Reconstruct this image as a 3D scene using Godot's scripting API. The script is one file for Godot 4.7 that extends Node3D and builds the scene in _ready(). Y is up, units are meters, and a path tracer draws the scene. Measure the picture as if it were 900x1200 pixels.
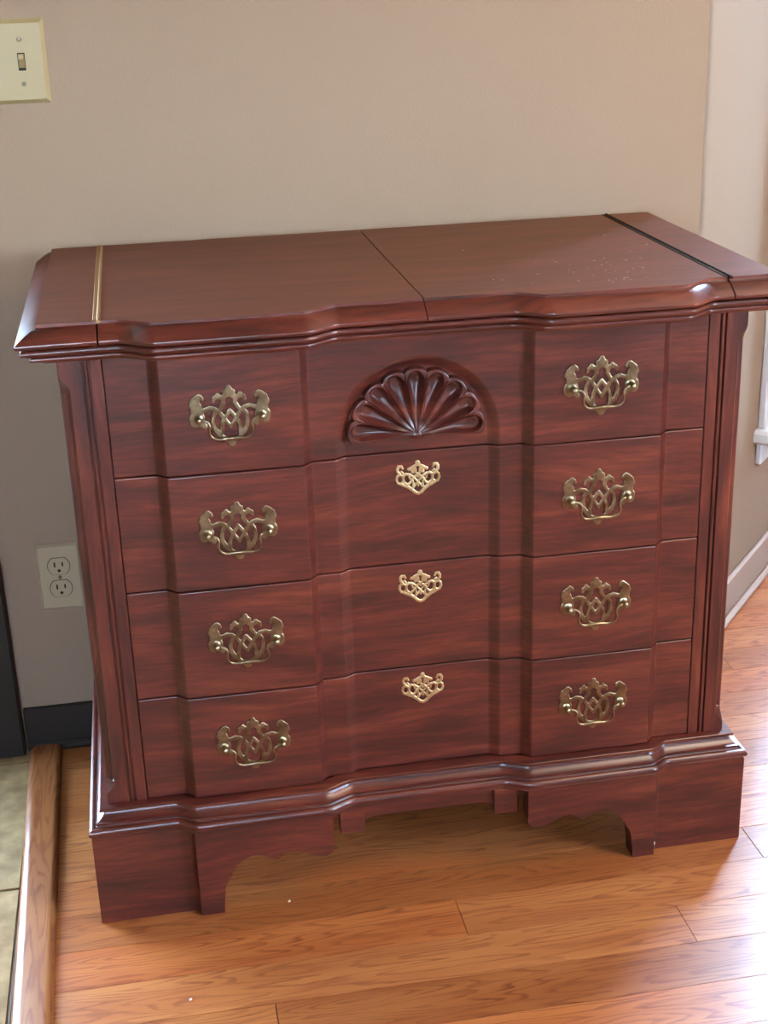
extends Node3D
# A block-front cabinet with a folding top, standing against the wall of a room with a bay window.

const FACE_W := 0.4387      # half width of the carcass
const BACK := -0.4216       # z of the back of the carcass and of the top
const ROWS := [0.7832, 0.6354, 0.4784, 0.3242, 0.1717]
const STEP := 0.0135        # how far the blocks stand out of the front
const WALL_Z := -0.477
const CORNER := Vector3(0.5615, 0, -0.477)
const BAY_ANGLE := 49.5

var M := {}


# ---------------------------------------------------------------- mesh helper
class MeshMaker:
	# triangles listed anticlockwise as seen from outside; normals are split at creases
	var p := PackedVector3Array()
	var n := PackedVector3Array()   # optional given normals (zero where none)
	var uv := PackedVector2Array()

	func tri(a: Vector3, b: Vector3, c: Vector3) -> void:
		if (b - a).cross(c - a).length_squared() < 1e-18:
			return
		p.append_array([a, b, c])
		n.append_array([Vector3.ZERO, Vector3.ZERO, Vector3.ZERO])
		uv.append_array([Vector2.ZERO, Vector2.ZERO, Vector2.ZERO])

	func tri_n(a: Vector3, b: Vector3, c: Vector3, na: Vector3, nb: Vector3, nc: Vector3) -> void:
		p.append_array([a, b, c])
		n.append_array([na, nb, nc])
		uv.append_array([Vector2.ZERO, Vector2.ZERO, Vector2.ZERO])

	func quad(a: Vector3, b: Vector3, c: Vector3, d: Vector3) -> void:
		tri(a, b, c)
		tri(a, c, d)

	func box(lo: Vector3, hi: Vector3, bev := 0.0) -> void:
		var b: float = min(bev, 0.45 * min(hi.x - lo.x, min(hi.y - lo.y, hi.z - lo.z)))
		var c := (lo + hi) * 0.5
		var h := (hi - lo) * 0.5
		for ax in 3:
			for s in [-1.0, 1.0]:
				var u := (ax + 1) % 3
				var v := (ax + 2) % 3
				var q := []
				for k in [[-1, -1], [1, -1], [1, 1], [-1, 1]]:
					var w := c
					w[ax] += s * h[ax]
					w[u] += k[0] * (h[u] - b)
					w[v] += k[1] * (h[v] - b)
					q.append(w)
				if s > 0: quad(q[0], q[1], q[2], q[3])
				else: quad(q[3], q[2], q[1], q[0])
		if b <= 0.0: return
		for ax in 3:     # chamfers along each axis
			var u := (ax + 1) % 3
			var v := (ax + 2) % 3
			for su in [-1.0, 1.0]:
				for sv in [-1.0, 1.0]:
					var q := []
					for k in [[0, -1], [0, 1], [1, 1], [1, -1]]:
						var w := c
						w[ax] += k[1] * (h[ax] - b)
						w[u] += su * (h[u] - (b if k[0] == 1 else 0.0))
						w[v] += sv * (h[v] - (0.0 if k[0] == 1 else b))
						q.append(w)
					if su * sv > 0: quad(q[3], q[2], q[1], q[0])
					else: quad(q[0], q[1], q[2], q[3])
		for sx in [-1.0, 1.0]:
			for sy in [-1.0, 1.0]:
				for sz in [-1.0, 1.0]:
					var s := Vector3(sx, sy, sz)
					var a := c + s * (h - Vector3(0, b, b))
					var d := c + s * (h - Vector3(b, 0, b))
					var e := c + s * (h - Vector3(b, b, 0))
					if sx * sy * sz > 0: tri(a, d, e)
					else: tri(a, e, d)

	# path: array of [Vector3 base (y ignored), Vector3 direction]; profile: (o, y) from top to bottom
	func sweep(path: Array, prof: Array) -> void:
		for i in path.size() - 1:
			for j in prof.size() - 1:
				quad(at(path[i], prof[j + 1]), at(path[i + 1], prof[j + 1]), at(path[i + 1], prof[j]), at(path[i], prof[j]))

	func at(c: Array, q: Vector2) -> Vector3:
		var w: Vector3 = c[0] + c[1] * q.x
		w.y = q.y
		return w

	func cap(pts: Array) -> void:      # a flat polygon, listed anticlockwise from outside
		var nn := Vector3.ZERO
		for i in pts.size():
			nn += (pts[i] as Vector3).cross(pts[(i + 1) % pts.size()])
		nn = nn.normalized()
		var e := nn.cross(Vector3.UP if absf(nn.y) < 0.9 else Vector3.RIGHT).normalized()
		var f := nn.cross(e)
		var flat := PackedVector2Array()
		for q in pts: flat.append(Vector2(e.dot(q), f.dot(q)))
		var t := Geometry2D.triangulate_polygon(flat)
		for k in range(0, t.size(), 3):
			var a: Vector3 = pts[t[k]]
			var b: Vector3 = pts[t[k + 1]]
			var d: Vector3 = pts[t[k + 2]]
			if (b - a).cross(d - a).dot(nn) < 0: tri(a, d, b)
			else: tri(a, b, d)

	func prism(outline: Array, z0: float, z1: float) -> void:   # outline (x, y) anticlockwise seen from +z
		var fr := []
		var bk := []
		for q in outline:
			fr.append(Vector3(q.x, q.y, z1))
			bk.append(Vector3(q.x, q.y, z0))
		cap(fr)
		var rb := bk.duplicate()
		rb.reverse()
		cap(rb)
		for i in outline.size():
			var k := (i + 1) % outline.size()
			quad(bk[i], bk[k], fr[k], fr[i])

	func tube(pts: Array, radii: Array, sides := 12, closed_ends := true) -> void:
		var rings := []
		var up := Vector3(0, 0, 1)
		for i in pts.size():
			var t: Vector3 = ((pts[min(i + 1, pts.size() - 1)] as Vector3) - pts[max(i - 1, 0)]).normalized()
			var e := up.cross(t)
			if e.length() < 0.1: e = Vector3.RIGHT.cross(t)
			e = e.normalized()
			var f := t.cross(e)
			var ring := []
			for k in sides:
				var a := TAU * k / sides
				ring.append(pts[i] + (e * cos(a) + f * sin(a)) * radii[i])
			rings.append(ring)
		for i in pts.size() - 1:
			for k in sides:
				var m := (k + 1) % sides
				quad(rings[i][k], rings[i][m], rings[i + 1][m], rings[i + 1][k])
		if closed_ends:
			var last := pts.size() - 1
			for k in sides:
				var m := (k + 1) % sides
				tri(pts[0], rings[0][m], rings[0][k])
				tri(pts[last], rings[last][k], rings[last][m])

	# profile (r, along), axis given by origin, axis direction
	func lathe(o: Vector3, ax: Vector3, prof: Array, sides := 20) -> void:
		var e := ax.cross(Vector3.UP if absf(ax.y) < 0.9 else Vector3.RIGHT).normalized()
		var f := ax.cross(e)
		for i in prof.size() - 1:
			for k in sides:
				var q := []
				for c in [[i, k], [i, k + 1], [i + 1, k + 1], [i + 1, k]]:
					var a: float = TAU * c[1] / sides
					q.append(o + ax * prof[c[0]].y + (e * cos(a) + f * sin(a)) * prof[c[0]].x)
				quad(q[0], q[1], q[2], q[3])

	func commit(crease := 32.0) -> ArrayMesh:
		var cnt := p.size()
		var fn := PackedVector3Array()
		fn.resize(cnt / 3)
		var weld := {}
		var need := false
		for i in range(0, cnt, 3):
			fn[i / 3] = (p[i + 1] - p[i]).cross(p[i + 2] - p[i])
			if n[i] == Vector3.ZERO:
				need = true
				for k in 3:
					var key := Vector3i((p[i + k] * 50000.0).round())
					if weld.has(key): weld[key].append(i / 3)
					else: weld[key] = [i / 3]
		var cc := cos(deg_to_rad(crease))
		var out := PackedVector3Array()
		out.resize(cnt)
		for i in cnt:
			if n[i] != Vector3.ZERO or not need:
				out[i] = n[i]
				continue
			var me: Vector3 = fn[i / 3]
			var mu := me.normalized()
			var s := Vector3.ZERO
			for t in weld[Vector3i((p[i] * 50000.0).round())]:
				var o: Vector3 = fn[t]
				if o.normalized().dot(mu) >= cc: s += o
			out[i] = s.normalized() if s.length() > 0 else mu
		# Godot's front faces run clockwise
		var vp := PackedVector3Array()
		var vn := PackedVector3Array()
		var vu := PackedVector2Array()
		vp.resize(cnt)
		vn.resize(cnt)
		vu.resize(cnt)
		for i in range(0, cnt, 3):
			var order := [i, i + 2, i + 1]
			for k in 3:
				vp[i + k] = p[order[k]]
				vn[i + k] = out[order[k]]
				vu[i + k] = uv[order[k]]
		var ar := []
		ar.resize(Mesh.ARRAY_MAX)
		ar[Mesh.ARRAY_VERTEX] = vp
		ar[Mesh.ARRAY_NORMAL] = vn
		ar[Mesh.ARRAY_TEX_UV] = vu
		var m := ArrayMesh.new()
		m.add_surface_from_arrays(Mesh.PRIMITIVE_TRIANGLES, ar)
		return m


func obj(called: String, mesh: Mesh, mat: Material, parent: Node = self, label := "") -> MeshInstance3D:
	var o := MeshInstance3D.new()
	o.name = called
	o.mesh = mesh
	o.material_override = mat
	o.cast_shadow = GeometryInstance3D.SHADOW_CASTING_SETTING_ON
	parent.add_child(o, true)
	if label: o.set_meta("label", label)
	return o

func tag(o: Node, label: String, category := "", group := "", kind := "") -> Node:
	if label: o.set_meta("label", label)
	if category: o.set_meta("category", category)
	if group: o.set_meta("group", group)
	if kind: o.set_meta("kind", kind)
	return o

func base(called: String, at := Vector3.ZERO, parent: Node = self) -> Node3D:
	var o := Node3D.new()
	o.name = called
	o.position = at
	parent.add_child(o, true)
	return o

func maker() -> MeshMaker:
	return MeshMaker.new()


# ---------------------------------------------------------------- textures and materials
func noise(s: int, f: float, oct := 4) -> FastNoiseLite:
	var n := FastNoiseLite.new()
	n.seed = s
	n.noise_type = FastNoiseLite.TYPE_SIMPLEX_SMOOTH
	n.frequency = f
	n.fractal_octaves = oct
	return n

func cherry_image(upright: bool, s: int, haze := 0.0) -> Image:
	# stained cherry: fine fibres along the grain, short flecks, broad cloudy mottling
	var w := 1024
	var img := Image.create(w, w, false, Image.FORMAT_RGB8)
	var n1 := noise(s, 1.0, 3)
	var n2 := noise(s + 1, 1.0, 2)
	var n3 := noise(s + 2, 1.0, 3)
	var dark := Color(0.155, 0.060, 0.052)
	var mid := Color(0.345, 0.135, 0.102)
	var lite := Color(0.53, 0.255, 0.165)
	for y in w:
		for x in w:
			var fy := y / float(w)
			var fx := x / float(w)
			var warp := n3.get_noise_2d(fx * 2.2, fy * 5.0)
			var fib := n1.get_noise_2d(fx * 9.0, fy * 120.0 + warp * 2.0)
			var flk := n2.get_noise_2d(fx * 34.0, fy * 300.0)
			var cloud := n3.get_noise_2d(fx * 4.0 + 40.0, fy * 24.0 + 9.0 + warp * 0.5)
			var v := 0.5 + fib * 0.26 + flk * 0.13 + cloud * 0.40
			var c: Color = dark.lerp(mid, clampf(v * 2.0, 0, 1)) if v < 0.5 else mid.lerp(lite, clampf(v * 2.0 - 1.0, 0, 1))
			c = c.lerp(Color(0.62, 0.41, 0.35), haze)  # paler blend stands in for the wall mirrored hazily in the top
			if upright: img.set_pixel(y, x, c)
			else: img.set_pixel(x, y, c)
	img.generate_mipmaps()
	return img

func oak_image(s: int) -> Image:
	# red oak: flame figure from warped growth rings, dark open pores along the grain
	var w := 1024
	var h := 1024
	var img := Image.create(w, h, false, Image.FORMAT_RGB8)
	var n1 := noise(s, 1.0, 2)
	var n2 := noise(s + 1, 1.0, 3)
	var n3 := noise(s + 2, 1.0, 3)
	var lite := Color(0.81, 0.525, 0.305)
	var mid := Color(0.74, 0.445, 0.245)
	var dark := Color(0.56, 0.275, 0.145)
	for y in h:
		for x in w:
			var fx := x / float(w)
			var fy := y / float(h)
			var g := n1.get_noise_2d(fx * 3.6, fy * 9.0) * 3.4 + fy * 9.0 + n2.get_noise_2d(fx * 16.0, fy * 40.0) * 0.3
			var ring := fposmod(g, 1.0)
			var band := smoothstep(0.45, 0.86, ring) * (1.0 - smoothstep(0.90, 1.0, ring))
			var pore := maxf(0.0, n2.get_noise_2d(fx * 46.0, fy * 420.0)) 
			var cloud := n3.get_noise_2d(fx * 3.0, fy * 7.0)
			var c := lite.lerp(mid, clampf(0.5 + cloud * 0.9, 0, 1))
			c = c.lerp(dark, clampf(band * (0.42 + 0.5 * n3.get_noise_2d(fx * 7.0 + 31.0, fy * 22.0)) + pore * (0.22 + band * 0.8), 0, 1))
			img.set_pixel(x, y, c)
	img.generate_mipmaps()
	return img

func mottle_image(w: int, s: int, f: float, a: Color, b: Color, oct := 5) -> Image:
	var img := Image.create(w, w, false, Image.FORMAT_RGB8)
	var src := noise(s, f, oct).get_seamless_image(w, w)
	for y in w:
		for x in w:
			img.set_pixel(x, y, a.lerp(b, src.get_pixel(x, y).r))
	img.generate_mipmaps()
	return img

func mat(called: String, c: Color, rough: float, metal := 0.0) -> StandardMaterial3D:
	var m := StandardMaterial3D.new()
	m.resource_name = called
	m.albedo_color = c
	m.roughness = rough
	m.metallic = metal
	M[called] = m
	return m

func grain(m: StandardMaterial3D, t: Texture2D, sc: Vector3, off := Vector3.ZERO, world := false) -> void:
	m.albedo_texture = t
	m.uv1_triplanar = true
	m.uv1_world_triplanar = world
	m.uv1_scale = sc
	m.uv1_offset = off
	m.uv1_triplanar_sharpness = 8.0

func bumps(w: int, s: int, f: float, strength: float, oct := 4) -> ImageTexture:
	var img := noise(s, f, oct).get_seamless_image(w, w)
	img.bump_map_to_normal_map(strength)
	img.generate_mipmaps()
	return ImageTexture.create_from_image(img)

func make_materials() -> void:
	var along := ImageTexture.create_from_image(cherry_image(false, 11))
	var upright := ImageTexture.create_from_image(cherry_image(true, 23))
	var haze := ImageTexture.create_from_image(cherry_image(false, 37, 0.42))
	for k in [["cherry", along, Vector3(0.95, 1.0, 1.0)], ["cherry_upright", upright, Vector3(1.0, 0.95, 1.0)], ["cherry_haze", haze, Vector3(0.95, 1.0, 0.8)]]:
		var m := mat(k[0], Color(1, 1, 1), 0.36)
		grain(m, k[1], k[2], Vector3(0.5, 0.02, 0.5))
		m.clearcoat_enabled = true
		m.clearcoat = 0.7
		m.clearcoat_roughness = 0.30
	M.cherry_haze.clearcoat_roughness = 0.25
	M.cherry_haze.clearcoat = 1.0
	M.cherry_haze.metallic_specular = 0.9
	mat("carcass_dark", Color(0.12, 0.06, 0.05), 0.7)
	mat("antique_brass", Color(0.60, 0.49, 0.30), 0.36, 1.0)
	mat("bright_brass", Color(0.96, 0.86, 0.64), 0.42, 1.0)
	var pat := ImageTexture.create_from_image(mottle_image(256, 5, 0.02, Color(0.49, 0.43, 0.33), Color(0.80, 0.73, 0.58)))
	grain(M.antique_brass, pat, Vector3(9, 9, 9))
	M.antique_brass.albedo_color = Color(1, 1, 1)
	mat("hinge_brass", Color(0.66, 0.51, 0.34), 0.5, 0.5)
	mat("hinge_shaded", Color(0.13, 0.09, 0.06), 0.5, 0.6)  # same brass, darkened to paint the shade on the right hinge
	mat("keyhole", Color(0.03, 0.02, 0.02), 0.9)
	mat("fleck", Color(0.85, 0.82, 0.78), 0.8)
	var oak := ImageTexture.create_from_image(oak_image(71))
	for k in [["oak_0", Color(1.0, 1.0, 1.0)], ["oak_1", Color(0.93, 0.90, 0.86)], ["oak_2", Color(1.0, 0.94, 0.90)], ["oak_3", Color(0.88, 0.84, 0.80)]]:
		var m := mat(k[0], k[1], 0.30)
		m.albedo_texture = oak
		m.clearcoat_enabled = true
		m.clearcoat = 1.0
		m.clearcoat_roughness = 0.20
		m.metallic_specular = 1.0
	var strip := mat("oak_strip", Color(0.82, 0.84, 0.86), 0.34)
	strip.albedo_texture = oak
	mat("subfloor", Color(0.10, 0.06, 0.04), 0.9)
	var stone := mat("stone_tile", Color(0.97, 0.89, 0.77), 0.8)
	stone.metallic_specular = 0.3
	grain(stone, ImageTexture.create_from_image(mottle_image(512, 9, 0.012, Color(0.54, 0.47, 0.37), Color(0.76, 0.69, 0.57))), Vector3(3.0, 3.0, 3.0))
	mat("grout", Color(0.50, 0.45, 0.38), 0.9)
	var wall := mat("wall_paint", Color(0.615, 0.512, 0.418), 0.75)
	wall.normal_enabled = true
	wall.normal_texture = bumps(512, 3, 0.09, 1.5)
	wall.normal_scale = 0.35
	wall.uv1_triplanar = true
	wall.uv1_world_triplanar = true
	wall.uv1_scale = Vector3(4, 4, 4)
	mat("ceiling_paint", Color(0.88, 0.86, 0.83), 0.85)
	mat("dark_wood", Color(0.13, 0.095, 0.07), 0.65)
	mat("white_trim", Color(0.87, 0.86, 0.84), 0.4)
	mat("taupe_trim", Color(0.72, 0.62, 0.55), 0.45)
	mat("ivory_plate", Color(0.65, 0.56, 0.385), 0.42)
	mat("almond_plate", Color(0.72, 0.63, 0.50), 0.42)
	mat("screw_steel", Color(0.55, 0.50, 0.40), 0.4, 0.8)
	mat("slot_black", Color(0.05, 0.035, 0.03), 0.8)
	mat("lawn", Color(0.36, 0.44, 0.24), 0.95)
	var glass := mat("glass", Color(1, 1, 1, 0.06), 0.02)
	glass.transparency = BaseMaterial3D.TRANSPARENCY_ALPHA
	var lamp := mat("lamp_glass", Color(1, 0.95, 0.85), 0.5)
	lamp.emission_enabled = true
	lamp.emission = Color(1.0, 0.92, 0.83)
	lamp.emission_energy_multiplier = 6.0


# ---------------------------------------------------------------- the cabinet
func s_step(ax: float, a0: float, a1: float, b0: float, b1: float) -> float:
	# 1 on the blocks, 0 on the flats, an S-curve between
	return smoothstep(a0, a1, ax) * (1.0 - smoothstep(b0, b1, ax))

func front_xs(x0: float, x1: float, a0: float, a1: float, b0: float, b1: float) -> Array:
	var xs := [x0, x1]
	for s in [-1.0, 1.0]:
		for seg in [[a0, a1], [b0, b1]]:
			for k in 13:
				var x: float = s * lerpf(seg[0], seg[1], k / 12.0)
				if x > x0 + 1e-4 and x < x1 - 1e-4: xs.append(x)
	xs.sort()
	return xs

func slant(t: float) -> float:
	# a slanting face, eased a little at both ends
	return lerpf(t, smoothstep(0.0, 1.0, t), 0.45)

func drawer_z(x: float, y: float, arch_top: bool) -> float:
	var ax := absf(x)
	var z := 0.0
	if ax >= 0.1365 and ax <= 0.3335:
		if ax < 0.150: z = STEP * slant((ax - 0.1365) / 0.0135)
		elif ax > 0.3195: z = STEP * slant((0.3335 - ax) / 0.014)
		else: z = STEP
	var d := ax - 0.1075
	if arch_top and y > 0.656: d = Vector2(x, y - 0.656).length() - 0.1075
	if d < 0.0:
		var t := minf(1.0, -d / 0.0148)
		z -= 0.009 * slant(t)
	if arch_top and y > 0.6635 and Vector2(x + 0.001, y - 0.6605).length() < 0.077: z -= 0.0065   # hollowed behind the shell
	return z

func drawer_mesh(y0: float, y1: float, arch_top: bool) -> ArrayMesh:
	var st := maker()
	var g := 0.0008          # half of the gap between drawers
	var b := 0.0016          # eased edge
	var lo := y0 + g
	var hi := y1 - g
	var xs := [-0.3845, -0.3835, 0.3835, 0.3845]
	for s in [-1.0, 1.0]:
		for c in [0.1361, 0.1369, 0.1498, 0.1502, 0.3193, 0.3197, 0.3331, 0.3339, 0.1073, 0.1077, 0.0920]:
			xs.append(s * c)
		for k in range(1, 8):
			xs.append(s * (0.1369 + 0.0129 * k / 8.0))
			xs.append(s * (0.3197 + 0.0134 * k / 8.0))
			xs.append(s * (0.0930 + 0.0143 * k / 8.0))
	if arch_top:
		for k in range(0, 171):
			xs.append(-0.1070 + 0.2140 * k / 170.0)
	xs.sort()
	var ys := [lo, lo + b, lo + b + 0.0004, hi - b - 0.0004, hi - b, hi]
	if arch_top:
		for k in range(1, 110): ys.append(lerpf(lo + 0.003, hi - 0.003, k / 110.0))
	ys.sort()
	var zz := func(x: float, y: float) -> float:
		var z := drawer_z(x, y, arch_top)
		if y < lo + b: z -= pow((lo + b - y) / b, 2.0) * b
		if y > hi - b: z -= pow((y - hi + b) / b, 2.0) * b
		return z
	var e := 0.00025
	var P := []
	var N := []
	for x in xs:
		var cp := []
		var cn := []
		for y in ys:
			var z: float = zz.call(x, y)
			var zx: float = (zz.call(x + e, y) - zz.call(x - e, y)) / (2 * e)
			var yu := minf(y + e, hi)
			var yd := maxf(y - e, lo)
			var zy: float = (zz.call(x, yu) - zz.call(x, yd)) / (yu - yd)
			cp.append(Vector3(x, y, z))
			cn.append(Vector3(-zx, -zy, 1).normalized())
		P.append(cp)
		N.append(cn)
	var last := ys.size() - 1
	for i in xs.size() - 1:
		if xs[i + 1] - xs[i] < 1e-6: continue
		for j in last:
			st.tri_n(P[i][j], P[i + 1][j], P[i + 1][j + 1], N[i][j], N[i + 1][j], N[i + 1][j + 1])
			st.tri_n(P[i][j], P[i + 1][j + 1], P[i][j + 1], N[i][j], N[i + 1][j + 1], N[i][j + 1])
		# top and bottom edges, running back
		var bt := Vector3(0, 0, -0.0165)
		var up := Vector3.UP
		var a: Vector3 = P[i][last]
		var c: Vector3 = P[i + 1][last]
		var a2 := Vector3(a.x, a.y, bt.z)
		var c2 := Vector3(c.x, c.y, bt.z)
		st.tri_n(a, c, c2, up, up, up)
		st.tri_n(a, c2, a2, up, up, up)
		a = P[i][0]
		c = P[i + 1][0]
		a2 = Vector3(a.x, a.y, bt.z)
		c2 = Vector3(c.x, c.y, bt.z)
		st.tri_n(a2, c2, c, -up, -up, -up)
		st.tri_n(a2, c, a, -up, -up, -up)
	for s in [0, xs.size() - 1]:
		for j in last:
			var a: Vector3 = P[s][j]
			var c: Vector3 = P[s][j + 1]
			var a2 := Vector3(a.x, a.y, -0.0165)
			var c2 := Vector3(c.x, c.y, -0.0165)
			var nn := Vector3(-1 if s == 0 else 1, 0, 0)
			if s == 0:
				st.tri_n(a2, a, c, nn, nn, nn)
				st.tri_n(a2, c, c2, nn, nn, nn)
			else:
				st.tri_n(a, a2, c2, nn, nn, nn)
				st.tri_n(a, c2, c, nn, nn, nn)
	return st.commit()

func shell_mesh() -> ArrayMesh:
	# nine scooped lobes fanning from a button, with a scalloped rim; local origin at the button
	var st := maker()
	var lobes := 9
	var a0 := deg_to_rad(-4.5)
	var a1 := deg_to_rad(184.5)
	var per := 24
	var na := lobes * per
	var nr := 46
	var height := func(r: float, t: float, rim: float) -> float:
		# t in -1..1 across the lobe
		var w := absf(t)
		var edge := rim - r
		var z := 0.0084
		var arc := 0.5 * (a1 - a0) / lobes * r
		var side := (0.88 - w) * arc             # distance to the lobe's edge, in metres
		var fin := (edge - 0.0042)
		var tipr := 0.86 * arc
		# rounded end of the scoop
		if fin < tipr and tipr > 0:
			var dx := w * arc
			var dy := tipr - fin
			side = minf(side, tipr - Vector2(dx, maxf(dy, 0.0)).length())
		var deep := clampf(side / 0.0075, 0.0, 1.0)
		var most := lerpf(0.0015, 0.0125, clampf((r - 0.010) / 0.055, 0, 1))
		z -= most * (1.0 - (1.0 - deep) * (1.0 - deep))
		if w > 0.93: z -= 0.0018 * (w - 0.93) / 0.07 * clampf((r - 0.012) / 0.02, 0, 1) * clampf(edge / 0.006, 0, 1)
		if edge < 0.0022: z -= 0.0018 * pow(1.0 - edge / 0.0022, 2.0)
		if edge > 0.0032 and edge < 0.0056 and w < 0.8: z -= 0.0003
		return z
	var P := []
	for i in na + 1:
		var th := lerpf(a0, a1, i / float(na))
		var t := 2.0 * fposmod(i / float(per), 1.0) - 1.0
		if i == na: t = 1.0
		var mid := absf(th - PI / 2) / (PI / 2)
		var big := lerpf(0.0870, 0.0905, clampf(mid, 0, 1))
		var rim := big - 0.0068 * (1.0 - sqrt(maxf(0.0, 1.0 - t * t * 0.98)))
		var col := []
		for j in nr + 1:
			var r := lerpf(0.004, rim, pow(j / float(nr), 0.85))
			col.append(Vector3(cos(th) * r, sin(th) * r, height.call(r, t, rim)))
		col.append(Vector3(cos(th) * (rim + 0.0012), sin(th) * (rim + 0.0012), -0.0005))
		P.append(col)
	for i in na:
		for j in P[i].size() - 1:
			st.quad(P[i][j], P[i][j + 1], P[i + 1][j + 1], P[i + 1][j])
	for s in [0, na]:
		for j in nr + 1:
			var a: Vector3 = P[s][j]
			var c: Vector3 = P[s][j + 1]
			var dn := Vector3(0, -0.0025, 0)
			var a2 := Vector3(a.x, a.y, -0.0005) + dn
			var c2 := Vector3(c.x, c.y, -0.0005) + dn
			if s == 0: st.quad(a2, c2, c, a)
			else: st.quad(c2, a2, a, c)
	# the button
	var prof := []
	for k in 9:
		var a := PI / 2 * k / 8.0
		prof.append(Vector2(cos(a), sin(a)))
	for i in 8:
		for k in 28:
			var q := []
			for c in [[i, k], [i, k + 1], [i + 1, k + 1], [i + 1, k]]:
				var a: float = TAU * c[1] / 28.0
				q.append(Vector3(cos(a) * prof[c[0]].x * 0.0125, sin(a) * prof[c[0]].x * 0.0075 - 0.001, prof[c[0]].y * 0.0098 - 0.0002))
			st.quad(q[0], q[1], q[2], q[3])
	return st.commit(50.0)

func top_path(x0: float, x1: float) -> Array:
	var path := []
	for x in front_xs(x0, x1, 0.1025, 0.1510, 0.3195, 0.3640):
		path.append([Vector3(x, 0, 0.037 + 0.026 * s_step(absf(x), 0.1025, 0.1510, 0.3195, 0.3640)), Vector3(0, 0, 1)])
	return path

func with_sides(path: Array, zb: float) -> Array:
	var p := path.duplicate()
	p[0] = [p[0][0], Vector3(-1, 0, 1)]
	p[p.size() - 1] = [p[p.size() - 1][0], Vector3(1, 0, 1)]
	p.push_front([Vector3(-FACE_W, 0, zb), Vector3(-1, 0, 0)])
	p.push_back([Vector3(FACE_W, 0, zb), Vector3(1, 0, 0)])
	return p

func arc_pts(c: Vector2, r: Vector2, a0: float, a1: float, k: int) -> Array:
	var q := []
	for i in k + 1:
		var a := deg_to_rad(lerpf(a0, a1, i / float(k)))
		q.append(c + Vector2(cos(a) * r.x, sin(a) * r.y))
	return q

func lid_profile() -> Array:
	# (offset, height) from the top's flat edge round the nose to the underside
	var q := [Vector2(0.0150, 0.8477), Vector2(0.0151, 0.8442), Vector2(0.0158, 0.8436)]
	q.append_array([Vector2(0.0205, 0.8421), Vector2(0.0255, 0.8394), Vector2(0.0305, 0.8362), Vector2(0.0350, 0.8330)])
	q.append_array(arc_pts(Vector2(0.0352, 0.8282), Vector2(0.0045, 0.0042), 20.0, -75.0, 6))
	q.append(Vector2(0.0300, 0.8236))
	return q

func lid_piece(x0: float, x1: float, end := 0) -> ArrayMesh:
	# a slab of the top with its moulded front edge; end -1 / 1: the fixed piece with the moulded side too
	var st := maker()
	var prof := lid_profile()
	var path := top_path(x0, x1)
	var zb := BACK - 0.006
	if end != 0:
		var side: Array = [Vector3(end * FACE_W, 0, zb), Vector3(end, 0, 0)]
		if end < 0:
			path[0] = [path[0][0], Vector3(-1, 0, 1)]
			path.push_front(side)
		else:
			path[path.size() - 1] = [path[path.size() - 1][0], Vector3(1, 0, 1)]
			path.push_back(side)
	st.sweep(path, prof)
	var top := []
	var low := []
	for c in path:
		top.append(st.at(c, prof[0]))
		low.append(st.at(c, prof[prof.size() - 1]))
	for edge in [top, low]:
		var poly: Array = edge.duplicate()
		var y: float = edge[0].y
		if end >= 0: poly.push_front(Vector3(x0, y, zb))
		if end <= 0: poly.push_back(Vector3(x1, y, zb))
		if edge == low: poly.reverse()
		st.cap(poly)
	# the cut faces and the back
	for k in [0, path.size() - 1]:
		if end < 0 and k == 0 or end > 0 and k > 0: continue
		var poly := []
		for q in prof: poly.append(st.at(path[k], q))
		poly.push_front(Vector3(poly[0].x, prof[0].y, zb))
		poly.push_back(Vector3(poly[0].x, prof[prof.size() - 1].y, zb))
		if k > 0: poly.reverse()
		st.cap(poly)
	var xa := x0 if end >= 0 else -FACE_W - 0.015
	var xb := x1 if end <= 0 else FACE_W + 0.015
	st.quad(Vector3(xb, 0.8236, zb), Vector3(xa, 0.8236, zb), Vector3(xa, 0.8477, zb), Vector3(xb, 0.8477, zb))
	return st.commit()

func haze_sheet_mesh(x0: float, x1: float, end: int) -> ArrayMesh:
	# thin sheet over the flat top; its paler colour paints the wall's reflection
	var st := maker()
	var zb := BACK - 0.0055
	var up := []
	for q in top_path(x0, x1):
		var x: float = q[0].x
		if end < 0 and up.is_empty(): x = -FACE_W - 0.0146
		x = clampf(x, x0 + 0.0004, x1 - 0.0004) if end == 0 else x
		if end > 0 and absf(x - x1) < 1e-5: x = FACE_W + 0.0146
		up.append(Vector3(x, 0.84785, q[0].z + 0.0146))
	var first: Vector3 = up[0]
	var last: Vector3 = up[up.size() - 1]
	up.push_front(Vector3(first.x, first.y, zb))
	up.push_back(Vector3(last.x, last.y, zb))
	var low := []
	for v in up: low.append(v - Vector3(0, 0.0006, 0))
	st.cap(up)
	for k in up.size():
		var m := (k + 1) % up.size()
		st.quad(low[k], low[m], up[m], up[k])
	return st.commit(20.0)

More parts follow.
